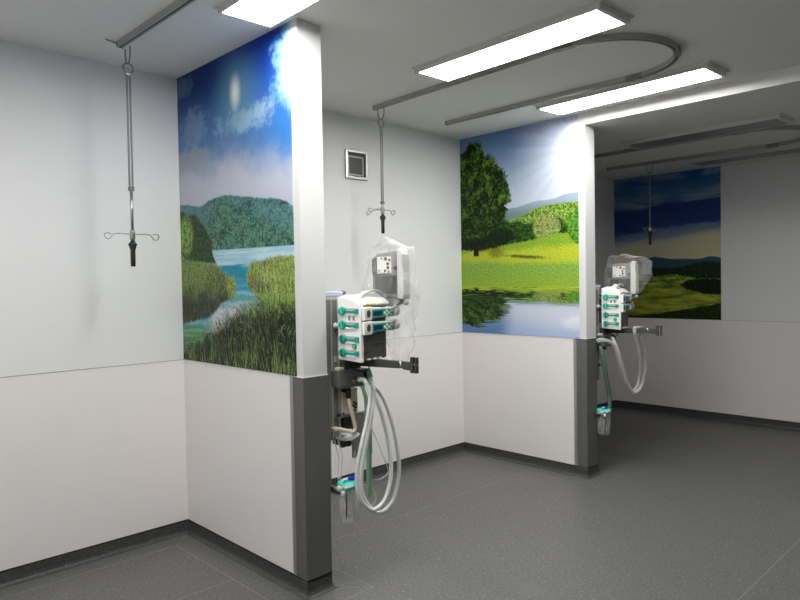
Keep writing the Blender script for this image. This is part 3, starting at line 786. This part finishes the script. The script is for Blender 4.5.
st_ = MB().lathe([(.007, .0095), (.007, .0102)], L(0, .110, 1.2365), 18, tuple(-E2)); st_.build('sticker_mark', M['aqua'], stk)
mk = MB()
for d0 in (.072, .100):                                     # the two E marks printed on the side panel
    for (da, db, za, zb) in ((0, .0045, 0, .020), (0, .014, 0, .0042), (0, .012, .008, .012), (0, .014, .0158, .020)):
        n0 = lprism([(d0 + da, 1.3665 + za), (d0 + db, 1.3665 + za), (d0 + db, 1.3665 + zb), (d0 + da, 1.3665 + zb)], -.001, .001); mk.add(n0.v, n0.f)
mk.build('printed_mark', M['dkgrey'], t)
for s0 in (.045, .095, .14):
    f_ = MB(); lbox(f_, s0, s0 + .025, .150, .158, 1.163, 1.170); f_.build('foot_contact', M['white'], t)
k_ = MB()
for s0, z0 in ((.04, 1.205), (.025, 1.20)):
    p = L(s0, .1505, z0); k_.cyl(p, p + E1 * .006, .006, n=10)
k_.build('slot_pin', M['black'], t)
sl = MB(); lbox(sl, .11, .19, .150, .152, 1.235, 1.241); sl.build('slot_edge', M['black'], t)
# bracket back to the column
br = MB(); br.box(.255, .30, -1.262, -1.15, 1.20, 1.40); br.build('rack_bracket', M['dkgrey'], t, .004)
sets.append((t, 'white infusion pump rack with four teal lock levers, in the dark bay'))

# infusion pumps
def pump(zc, label, twin):
    LL = L
    L_ = lambda s, d, z: LL(.004 + (s + .008) * 1.13, d - .016, z)
    t = thing('infusion_pump', tuple(LL(.13, .12, zc - .03)), label, 'infusion pump', 'infusion pumps in the racks')
    z0, z1 = zc - .029, zc + .030
    out = [(-.008, z0 - .004), (.045, z0 - .004), (.060, z0 + .006), (.212, z0 + .010), (.212, z1 - .002), (.06, z1 + .002), (.045, z1 + .006), (-.006, z1 + .004)]
    n = len(out); fr, bk = .186, .1685
    mb = MB(); mb.add([L_(s, fr, z) for s, z in out] + [L_(s, bk, z) for s, z in out], [tuple(range(n))[::-1], tuple(range(n, 2 * n))] + [(i, n + i, n + (i + 1) % n, (i + 1) % n)[::-1] for i in range(n)])
    mb.build('body', M['white'], t, .005, seg=3)
    d = MB(); lbox(d, .004 + (.05 + .008) * 1.13, .004 + (.212 + .008) * 1.13, .186 - .016, .1905 - .016, zc - .021, zc + .022); cp = d.build('control_panel', M['teal'], t, .002)
    d = MB(); lbox(d, .004 + (.054 + .008) * 1.13, .004 + (.122 + .008) * 1.13, .1905 - .016, .192 - .016, zc - .010, zc + .013); d.build('display', M['screen'], cp, .001)
    for (s, z) in ((.140, .0), (.156, .011), (.156, -.011), (.172, .0)):
        k = MB(); c0 = L_(s, .1905, zc + z); hh = .0085
        vs = [c0 + E2 * hh, c0 + V((0, 0, hh)), c0 - E2 * hh, c0 - V((0, 0, hh))]
        k.add(vs + [v + E1 * .003 for v in vs], [(4, 5, 6, 7), (0, 1, 5, 4), (1, 2, 6, 5), (2, 3, 7, 6), (3, 0, 4, 7)]); k.build('arrow_key', M['white'], cp)
    for s, z, m_ in ((.188, .010, 'yellow'), (.203, -.009, 'blue'), (.203, .010, 'aqua'), (.188, -.009, 'ltgrey')):
        k = MB().cyl(L_(s, .190, zc + z), L_(s, .1935, zc + z), .006, n=12); k.build('button', M[m_], cp)
    k = MB(); c0 = L_(.022, .1865, zc + .002)
    vs = []
    for i in range(14):
        a = 2 * PI * i / 14; vs.append(c0 + E2 * (.014 * math.cos(a)) + V((0, 0, .019 * math.sin(a))))
    k.add(vs + [v + E1 * .003 for v in vs], [tuple(range(14, 28))] + [(i, (i + 1) % 14, 14 + (i + 1) % 14, 14 + i) for i in range(14)])
    k.build('door_lever', M['dkgrey'], t)
    e = MB(); lbox(e, .004 + (.212 + .008) * 1.13, .004 + (.236 + .008) * 1.13, .145 - .016, .182 - .016, zc - .022, zc + .028); ec = e.build('end_clamp', M['dkgrey'], t, .006)
    e = MB().lathe([(.016, 0), (.025, .006), (.026, .034), (.022, .044), (.008, .048)], L_(.230, .168, zc + .004), 18, tuple(E2)); e.build('end_knob', M['ltgrey'], ec, smooth=True)
    e = MB().tube(catmull([L_(.215, .178, zc + .022), L_(.232, .185, zc + .036), L_(.252, .18, zc + .034), L_(.27, .172, zc + .026)], 6), .004, 8); e.build('end_hook', M['white'], ec, smooth=True)
    sets.append((t, twin))
pump(1.397, 'upper infusion pump in the rack by the lake mural partition', 'upper infusion pump in the rack of the dark bay')
pump(1.325, 'lower infusion pump in the rack by the lake mural partition', 'lower infusion pump in the rack of the dark bay')

# monitor seen from behind, with its connector plate
t = thing('patient_monitor', (.55, -1.31, 1.46), 'grey patient monitor with connector plate, above the pump rack in the middle bay', 'monitor', 'wrapped patient monitors')
out = [(-1.195, 1.478), (-1.20, 1.690), (-1.235, 1.712), (-1.40, 1.724), (-1.405, 1.470)]
def yzprism(poly, x0, x1):
    n = len(poly); return MB().add([V((x0, y, z)) for y, z in poly] + [V((x1, y, z)) for y, z in poly],
        [tuple(range(n)), tuple(range(n, 2 * n))[::-1]] + [(i, n + i, n + (i + 1) % n, (i + 1) % n) for i in range(n)])
yzprism(out, .522, .560).build('rear_housing', M['grey'], t, .008, seg=3)
sh_ = [(-1.400, 1.468), (-1.400, 1.726), (-1.410, 1.735), (-1.432, 1.727), (-1.442, 1.700), (-1.448, 1.49), (-1.442, 1.465)]
yzprism(sh_, .514, .570).build('front_shell', M['shell'], t, .008, seg=4)
cpl = yzprism([(-1.245, 1.603), (-1.245, 1.694), (-1.355, 1.694), (-1.355, 1.603)], .514, .523).build('connector_plate', M['white'], t, .004)
for y_, z_, r_, m_ in ((-1.318, 1.682, .010, 'red'), (-1.333, 1.655, .008, 'red'), (-1.336, 1.634, .008, 'black'), (-1.312, 1.618, .006, 'black'), (-1.347, 1.675, .006, 'dkgrey'), (-1.34, 1.612, .007, 'metal'), (-1.285, 1.685, .005, 'dkgrey'), (-1.39, 1.63, .009, 'black'), (-1.268, 1.62, .004, 'dkgrey')):
    MB().cyl((.516, y_, z_), (.508, y_, z_), r_, n=14).build('connector', M[m_], cpl)
yzprism([(-1.222, 1.500), (-1.222, 1.588), (-1.395, 1.592), (-1.395, 1.490)], .517, .5235).build('rear_recess', M['recess'], t, .003)
yzprism([(-1.205, 1.60), (-1.205, 1.685), (-1.238, 1.69), (-1.238, 1.60)], .513, .523).build('rear_grip', M['dkgrey'], t, .003)
yzprism([(-1.25, 1.43), (-1.25, 1.485), (-1.41, 1.478), (-1.40, 1.44), (-1.35, 1.425)], .528, .566).build('mount_block', M['grey'], t, .006)
MB().lathe([(.010, 0), (.014, .004), (.014, .018), (.010, .024)], (.54, -1.425, 1.447), 14, (.3, -1, 0)).build('mount_knob', M['ltgrey'], t, smooth=True)
a_ = MB().tube(catmull([(.255, -1.165, 1.455), (.34, -1.165, 1.462), (.45, -1.20, 1.462), (.545, -1.275, 1.455)], 8), .016, 12)
a_.build('monitor_arm', M['grey'], t, smooth=True)
mon = t

# support arm
t = thing('support_arm', (.30, -1.20, 1.14), 'dark grey support arm with end clamp, level below the pump rack in the middle bay', 'support arm', 'support arms')
def ybar(x0, x1, prof): return yzprism(prof, x0, x1)
ybar(.347, .374, [(-1.26, 1.160), (-1.62, 1.166), (-1.62, 1.134), (-1.56, 1.128), (-1.26, 1.116)]).build('beam', M['dkgrey'], t, .003)
MB().box(.258, .374, -1.262, -1.19, 1.105, 1.155).build('pivot', M['dkgrey'], t, .005)
ybar(.346, .375, [(-1.60, 1.166), (-1.652, 1.164), (-1.652, 1.124), (-1.60, 1.126)]).build('end_block', M['dkgrey'], t, .003)
MB().box(.349, .371, -1.668, -1.650, 1.112, 1.190).build('clamp_plate', M['dkgrey'], t, .002)
MB().box(.350, .370, -1.692, -1.682, 1.112, 1.190).build('clamp_jaw', M['dkgrey'], t, .002)
MB().cyl((.360, -1.655, 1.152), (.360, -1.694, 1.152), .006, n=10).build('clamp_screw', M['metal'], t)
MB().tube([(.346, -1.585, 1.165), (.344, -1.592, 1.155), (.346, -1.590, 1.143)], .004, 8).build('clip', M['white'], t, smooth=True)
arm = t
sets.append((t, 'dark grey support arm with end clamp, level below the pump rack in the dark bay'))

# valve block with ports
t = thing('valve_block', (.30, -1.24, 1.01), 'dark grey breathing valve block below the pump rack in the middle bay', 'valve block', 'breathing valve blocks')
MB().box(.212, .405, -1.282, -1.18, 1.010, 1.102).build('block_body', M['grey'], t, .006)
MB().box(.205, .30, -1.286, -1.19, 1.018, 1.106).build('block_face', M['guard'], t, .004)
for p, d in (((.322, -1.282, 1.050), (0, -1, 0)), ((.385, -1.282, 1.070), (.25, -1, .2))):
    MB().lathe([(.016, 0), (.018, .006), (.018, .016), (.012, .02)], p, 16, d).build('port', M['black'], t, smooth=True)
MB().lathe([(.009, 0), (.011, .004), (.009, .012)], (.298, -1.286, 1.045), 12, (0, -1, 0)).build('test_port', M['metal'], t, smooth=True)
MB().box(.225, .36, -1.26, -1.20, 1.102, 1.118).build('filter', M['cream'], t, .006)
MB().box(.262, .300, -1.264, -1.225, .985, 1.012).build('lower_socket', M['black'], t, .003)
sets.append((t, 'dark grey breathing valve block below the pump rack in the dark bay'))

# looping black cable under the rack
cb = MB().tube(catmull([(.235, -1.30, 1.165), (.25, -1.318, 1.13), (.29, -1.325, 1.103), (.335, -1.325, 1.095), (.375, -1.32, 1.105), (.39, -1.30, 1.135), (.392, -1.28, 1.15)], 10), .0032, 8)
o = tag(cb.build('cable', M['black'], smooth=True, loc=(.30, -1.31, 1.095)), 'thin black cable looping below the pump rack in the middle bay', 'cable', 'black cables'); sets.append((o, 'thin black cable looping below the pump rack in the dark bay'))

# cream module with beige hose, tray, plate
t = thing('gas_module', (.29, -1.2, .86), 'cream box module below the valve block in the middle bay', 'module')
MB().box(.262, .370, -1.235, -1.13, .862, .995).build('module_body', M['cream'], t, .005)
k = MB()
for x_, z_ in ((.338, .925), (.349, .918), (.340, .900), (.352, .893), (.343, .880), (.333, .91), (.352, .91)): k.cyl((x_, -1.234, z_), (x_, -1.242, z_), .005, n=8)
k.build('connector_cluster', M['black'], t)
MB().box(.262, .275, -1.238, -1.232, .868, .876).build('tab', M['black'], t)
MB().box(.262, .318, -1.245, -1.15, .798, .862).build('lower_housing', M['black'], t, .006)
MB().box(.215, .318, -1.247, -1.20, .854, .862).build('housing_lip', M['metal'], t, .002)
t = thing('beige_hose', (.28, -1.27, .79), 'beige bent hose hanging below the valve block in the middle bay', 'hose')
corrugated(MB(), [(.281, -1.262, .965), (.290, -1.270, .90), (.306, -1.27, .845), (.318, -1.27, .80), (.305, -1.27, .775), (.27, -1.27, .785), (.235, -1.265, .797), (.205, -1.25, .805)], .0105, .012, .05).build('hose', M['hose_beige'], t, smooth=True)
MB().cyl((.281, -1.262, .992), (.281, -1.263, .955), .014, n=14).build('hose_connector', M['black'], t, .002)
o = MB().cyl((.205, -1.25, .805), (.20, -1.225, .80), .013, n=14); o.build('hose_end', M['cream'], t)
tr = MB().lathe([(.010, .0), (.045, .003), (.068, .020), (.073, .026), (.071, .026), (.064, .019), (.042, .006), (.008, .004)], (.262, -1.262, .742), 24)
tag(tr.build('drip_tray', M['jar'], smooth=True, loc=(.262, -1.25, .742)), 'clear plastic tray under the beige hose', 'tray')
t = thing('backing_plate', (.40, -1.16, .60), 'dark grey bracket plate behind the white hoses in the middle bay', 'bracket')
yzq = MB().box(.39, .512, -1.164, -1.15, .60, .845); yzq.build('plate', M['grey'], t, .004)
MB().box(.512, .53, -1.165, -1.145, .60, .80).build('plate_edge', M['dkgrey'], t, .003)
MB().box(.255, .395, -1.15, -1.12, .76, .80).build('plate_bracket', M['dkgrey'], t, .003)
MB().box(.392, .402, -1.172, -1.158, .60, .64).build('plate_tab', M['ltgrey'], t, .001)
t = thing('rail_clamp', (.28, -1.24, .69), 'black double clamp knob below the clear tray', 'clamp')
MB().lathe([(.010, 0), (.020, .004), (.021, .022), (.017, .026), (.017, .038), (.021, .042), (.021, .056), (.012, .06)], (.248, -1.235, .715), 18, (1, 0, 0)).build('knob', M['black'], t, smooth=True)
MB().box(.258, .296, -1.225, -1.15, .70, .75).build('clamp_body', M['dkgrey'], t, .004)

# suction canister
t = thing('suction_canister', (.232, -1.30, .325), 'clear suction canister with aqua lid, low on the lake mural partition', 'suction canister', 'suction canisters')
cx, cy = .243, -1.295
MB().lathe([(.042, .0), (.046, .004), (.050, .08), (.053, .170), (.054, .178), (.051, .178), (.048, .08), (.043, .008), (.003, .006)], (cx, cy, .335), 28).build('jar', M['jar'], t, smooth=True)
MB().lathe([(.055, 0), (.058, .004), (.058, .015), (.052, .024), (.030, .030), (.006, .031)], (cx, cy, .511), 28).build('lid', M['aqua'], t, smooth=True); lid = bpy.data.objects['lid']
MB().box(cx - .048, cx - .020, cy - .045, cy - .012, .495, .520).build('lid_clip', M['aqua'], lid, .004)
MB().box(cx - .070, cx - .012, cy - .060, cy - .050, .518, .530).build('lid_handle', M['white'], lid, .004)
MB().cyl((cx - .014, cy - .020, .556), (cx + .024, cy - .022, .546), .0095, n=14).build('port_cap', M['blue'], lid, .002)
MB().cyl((cx - .052, cy - .02, .556), (cx - .006, cy - .01, .550), .007, n=12).build('vacuum_port', M['white'], lid)
MB().box(.175, .205, -1.29, -1.215, .478, .508).build('holder', M['dkgrey'], t, .004)
k = MB().ball((.160, -1.325, .520), .018, 14).cyl((.160, -1.325, .520), (.180, -1.345, .530), .008, n=10).cyl((.160, -1.325, .520), (.178, -1.27, .505), .008, n=10); k.build('wall_valve', M['ltgrey'], t, smooth=True)
MB().lathe([(.006, 0), (.012, .002), (.012, .012), (.006, .016)], (.163, -1.340, .500), 12, (.3, -1, 0)).build('valve_knob', M['white'], t, smooth=True)
MB().cyl((.196, -1.33, .36), (.198, -1.335, .485), .0035, n=8).build('level_rod', M['red'], t, smooth=True)
tb = MB().cyl((cx - .012, cy, .455), (cx + .016, cy - .006, .375), .009, n=10).cyl((cx + .010, cy - .005, .372), (cx + .028, cy - .004, .362), .011, n=10)
tb.build('float_valve', M['white'], t, smooth=True)
sets.append((t, 'clear suction canister with aqua lid, low on the meadow mural partition in the dark bay'))
t = thing('vacuum_lines', (.20, -1.26, .52), 'pair of thin clear vacuum tubes from the column down to the suction canister', 'tubing')
for dx_, sh in ((0, 0), (.022, .012)):
    MB().tube(catmull([(.205 + dx_, -1.235, .745), (.212 + dx_, -1.255, .66), (.203 + dx_ * .8, -1.262, .58), (.196 + dx_ * .6, -1.272, .552)], 10), .0042, 8).build('line', M['tube'], t, smooth=True)
o = MB().tube(catmull([(cx + .022, cy - .022, .546), (.298, -1.31, .523), (.345, -1.315, .493), (.385, -1.32, .462), (.412, -1.32, .425), (.405, -1.32, .395), (.357, -1.315, .368), (.30, -1.30, .378), (.265, -1.25, .40), (.235, -1.23, .45), (.215, -1.225, .50)], 12), .0036, 8)
tag(o.build('suction_tube', M['tube'], smooth=True, loc=(.33, -1.31, .37)), 'thin clear suction tube curling out of the aqua canister lid', 'tubing')

# breathing hoses of the middle bay
def hose(name, pts, r, m, label, cat, grp, elbow=None, em='pale_teal'):
    t = thing(name, tuple(V(pts[0])), label, cat, grp)
    corrugated(MB(), pts, r).build('hose', M[m], t, smooth=True)
    if elbow: MB().tube(catmull(elbow, 6), .0145, 12, radii=None).build('elbow', M[em], t, smooth=True)
    return t
h1 = [(.310, -1.322, 1.052), (.302, -1.37, 1.052), (.310, -1.40, .983), (.282, -1.405, .86), (.234, -1.41, .727), (.205, -1.41, .597), (.222, -1.41, .477), (.310, -1.40, .392), (.411, -1.39, .422), (.467, -1.38, .55), (.463, -1.365, .719), (.434, -1.345, .87), (.405, -1.318, .97), (.392, -1.285, 1.022)]
hose('breathing_hose', h1, .0112, 'hose', 'white corrugated breathing hose looping down from the left teal elbow, middle bay', 'hose', 'looping breathing hoses', [(.322, -1.298, 1.050), (.318, -1.312, 1.054), (.308, -1.335, 1.056)])
h2_ = [(.378, -1.325, 1.056), (.378, -1.35, 1.016), (.369, -1.36, .945), (.333, -1.37, .821), (.296, -1.37, .698), (.265, -1.37, .56), (.283, -1.37, .453), (.387, -1.36, .347), (.511, -1.345, .382), (.57, -1.335, .541), (.556, -1.315, .749), (.516, -1.29, .906), (.47, -1.262, .99), (.430, -1.238, 1.035), (.404, -1.232, 1.048)]
hose('breathing_hose', h2_, .0112, 'hose', 'white corrugated breathing hose forming the wider outer loop, middle bay', 'hose', 'looping breathing hoses', [(.384, -1.30, 1.098), (.386, -1.308, 1.085), (.384, -1.322, 1.055)])
g1 = [(.345, -1.30, 1.015), (.350, -1.32, .95), (.352, -1.325, .86), (.352, -1.33, .74), (.350, -1.33, .60), (.352, -1.33, .50), (.350, -1.33, .435)]
t = thing('green_hose', (.345, -1.335, .435), 'pale green doubled hose hanging straight inside the white hose loops', 'hose')
corrugated(MB(), g1, .010).build('hose', M['hose_green'], t, smooth=True)
corrugated(MB(), [(p[0] + .017 * min(1, k / 2), p[1] + .004, p[2]) for k, p in enumerate(g1)], .0095).build('hose', M['hose_green'], t, smooth=True)
o = MB().tube(catmull([(.40, -1.25, .86), (.405, -1.33, .74), (.445, -1.34, .64), (.478, -1.345, .555), (.47, -1.345, .530), (.42, -1.345, .515), (.385, -1.345, .520)], 10), .0028, 8)
tag(o.build('sampling_line', M['tube'], smooth=True, loc=(.43, -1.34, .52)), 'very thin clear line trailing behind the white hoses', 'tubing')

# ------------------------------------------------------------------ twins in the dark bay
for o, lab in sets: moved(o, (BAY - .055, .0, -.012) if o.name.startswith('suction') else (BAY, 0, 0), lab)
m2 = moved(mon, (BAY - .03, .02, -.035), 'grey patient monitor with connector plate, above the pump rack in the dark bay')

h3 = [(2.770, -1.33, 1.082), (2.785, -1.355, 1.083), (2.829, -1.40, 1.058), (2.889, -1.41, .984), (2.932, -1.42, .871), (3.013, -1.42, .743), (3.096, -1.42, .661), (3.162, -1.43, .67), (3.194, -1.445, .765), (3.153, -1.47, .901), (3.085, -1.485, 1.03), (3.030, -1.487, 1.122)]
hose('breathing_hose', h3, .0125, 'hose_clear', 'clear corrugated breathing hose, inner strand looped up to the arm in the dark bay', 'hose', 'hoses on the arm in the dark bay', [(2.768, -1.312, 1.075), (2.769, -1.322, 1.08), (2.774, -1.336, 1.083)], 'hose_clear')
h4 = [(2.981, -1.32, 1.085), (2.937, -1.36, 1.064), (2.924, -1.40, .98), (2.965, -1.42, .851), (3.01, -1.43, .736), (3.09, -1.44, .647), (3.181, -1.455, .67), (3.229, -1.475, .805), (3.19, -1.49, .965), (3.11, -1.50, 1.07), (3.094, -1.51, 1.122)]
hose('breathing_hose', h4, .0125, 'hose_clear', 'clear corrugated breathing hose, outer strand looped up to the arm in the dark bay', 'hose', 'hoses on the arm in the dark bay', [(3.055, -1.30, 1.075), (3.04, -1.31, 1.07), (3.018, -1.322, 1.06)], 'hose_clear')
g3 = [(2.868, -1.262, 1.03), (2.872, -1.285, .99), (2.882, -1.295, .92), (2.925, -1.30, .76), (2.965, -1.30, .63), (2.968, -1.30, .52), (2.950, -1.29, .50)]
t = thing('green_hose', g3[0], 'dull green hose hanging from the valve block to the canister in the dark bay', 'hose')
corrugated(MB(), g3, .0165).build('hose', M['hose_dull'], t, smooth=True)
MB().cyl((2.868, -1.26, 1.045), (2.869, -1.268, 1.005), .019, n=14).build('hose_connector', M['black'], t, .003)
t = thing('hose_holder', (3.07, -1.50, 1.12), 'pale hose clip holding the clear hoses on the dark bay arm', 'clip')
MB().box(3.040, 3.105, -1.53, -1.465, 1.166, 1.176).build('holder', M['ltgrey'], t, .003)
for x_, y_ in ((3.030, -1.487), (3.094, -1.51)): MB().cyl((x_, y_, 1.12), (x_, y_, 1.172), .015, n=14).build('hose_clip', M['ltgrey'], t, .003)

# ------------------------------------------------------------------ clear plastic covers over the monitors
def bag(rings, label, seed, amp, name='plastic_cover'):
    """rings: (z, cx, cy, half width x, half depth y)"""
    n = 96; prof = []; m = 10
    for a, b in zip(rings[:-1], rings[1:]):
        for k in range(m):
            q = k / m; q = q * q * (3 - 2 * q); prof.append(tuple(a[i] + (b[i] - a[i]) * q for i in range(5)))
    prof.append(rings[-1]); mb = MB(); vs = []
    for z, cx, cy, hx, hy in prof:
        for k in range(n):
            th = 2 * PI * k / n; e = .55
            cs, sn = math.cos(th), math.sin(th)
            px = cx + hx * math.copysign(abs(cs) ** e, cs); py = cy + hy * math.copysign(abs(sn) ** e, sn)
            q = V((px * 9 + seed, py * 9, z * 4))
            w = (1 - abs(mnoise.noise(q))) ** 3 * .9 + mnoise.noise(q * 2.7) * .5 + mnoise.noise(V((px * 30, py * 30, z * 9 + seed))) * .22 - abs(mnoise.noise(V((px * 16 + z * 12, py * 16 - z * 9, seed)))) * .55
            s_ = min(1, (hx + hy) / .12)
            d = V((cs, sn * 1.0, 0)); vs.append(V((px, py, z + mnoise.noise(q * 1.7) * amp * .8)) + d * (w - .35) * amp * s_)
    fs = [(i * n + k, i * n + (k + 1) % n, (i + 1) * n + (k + 1) % n, (i + 1) * n + k) for i in range(len(prof) - 1) for k in range(n)]
    fs.append(tuple(range(n))[::-1])
    mb.add(vs, fs); r = rings[0]
    o = mb.build(name, M['film'], smooth=True, loc=(r[1], r[2], rings[-1][0]))
    return tag(o, label, 'plastic cover', 'clear plastic covers')
bag([(1.812, .515, -1.30, .006, .006), (1.785, .52, -1.305, .028, .04), (1.757, .535, -1.31, .052, .088), (1.735, .55, -1.32, .064, .138), (1.60, .552, -1.322, .072, .160), (1.47, .55, -1.322, .076, .168), (1.40, .545, -1.34, .068, .150), (1.30, .535, -1.375, .055, .105), (1.20, .52, -1.41, .036, .062), (1.135, .51, -1.42, .022, .040)],
    'wrinkled clear plastic cover draped over the patient monitor in the middle bay', 3.1, .026)
B = BAY
bag([(1.752, .50 + B, -1.28, .01, .01), (1.748, .51 + B, -1.285, .04, .08), (1.725, .53 + B, -1.31, .068, .15), (1.69, .55 + B, -1.325, .080, .175), (1.58, .545 + B, -1.325, .085, .20), (1.50, .525 + B, -1.31, .074, .165), (1.44, .52 + B, -1.30, .07, .14)],
    'crumpled clear plastic cover over the patient monitor in the dark bay', 8.4, .026)

# ------------------------------------------------------------------ world, camera, look
w = bpy.data.worlds.new('World'); bpy.context.scene.world = w; w.use_nodes = True
w.node_tree.nodes['Background'].inputs[0].default_value = (0, 0, 0, 1)

cam = bpy.data.cameras.new('Camera'); co = bpy.data.objects.new('Camera', cam); C.objects.link(co)
F, YAW, PIT, ROL = 659.6126, 44.3639, -1.4622, -.9493
a, b, c = (math.radians(v) for v in (YAW, PIT, ROL))
fw = V((math.sin(a) * math.cos(b), math.cos(a) * math.cos(b), math.sin(b)))
rt = V((math.cos(a), -math.sin(a), 0)); up = rt.cross(fw)
r2 = rt * math.cos(c) + up * math.sin(c); u2 = -rt * math.sin(c) + up * math.cos(c)
co.matrix_world = Matrix(((r2.x, u2.x, -fw.x, -1.9163), (r2.y, u2.y, -fw.y, -3.9064), (r2.z, u2.z, -fw.z, 1.55), (0, 0, 0, 1)))
cam.sensor_fit = 'HORIZONTAL'; cam.sensor_width = 36; cam.lens = F / 800 * 36; cam.clip_start = .05
sc = bpy.context.scene; sc.camera = co
sc.view_settings.view_transform = 'Standard'; sc.view_settings.look = 'None'
sc.view_settings.exposure = .44; sc.view_settings.gamma = 1; sc.view_settings.use_curve_mapping = False
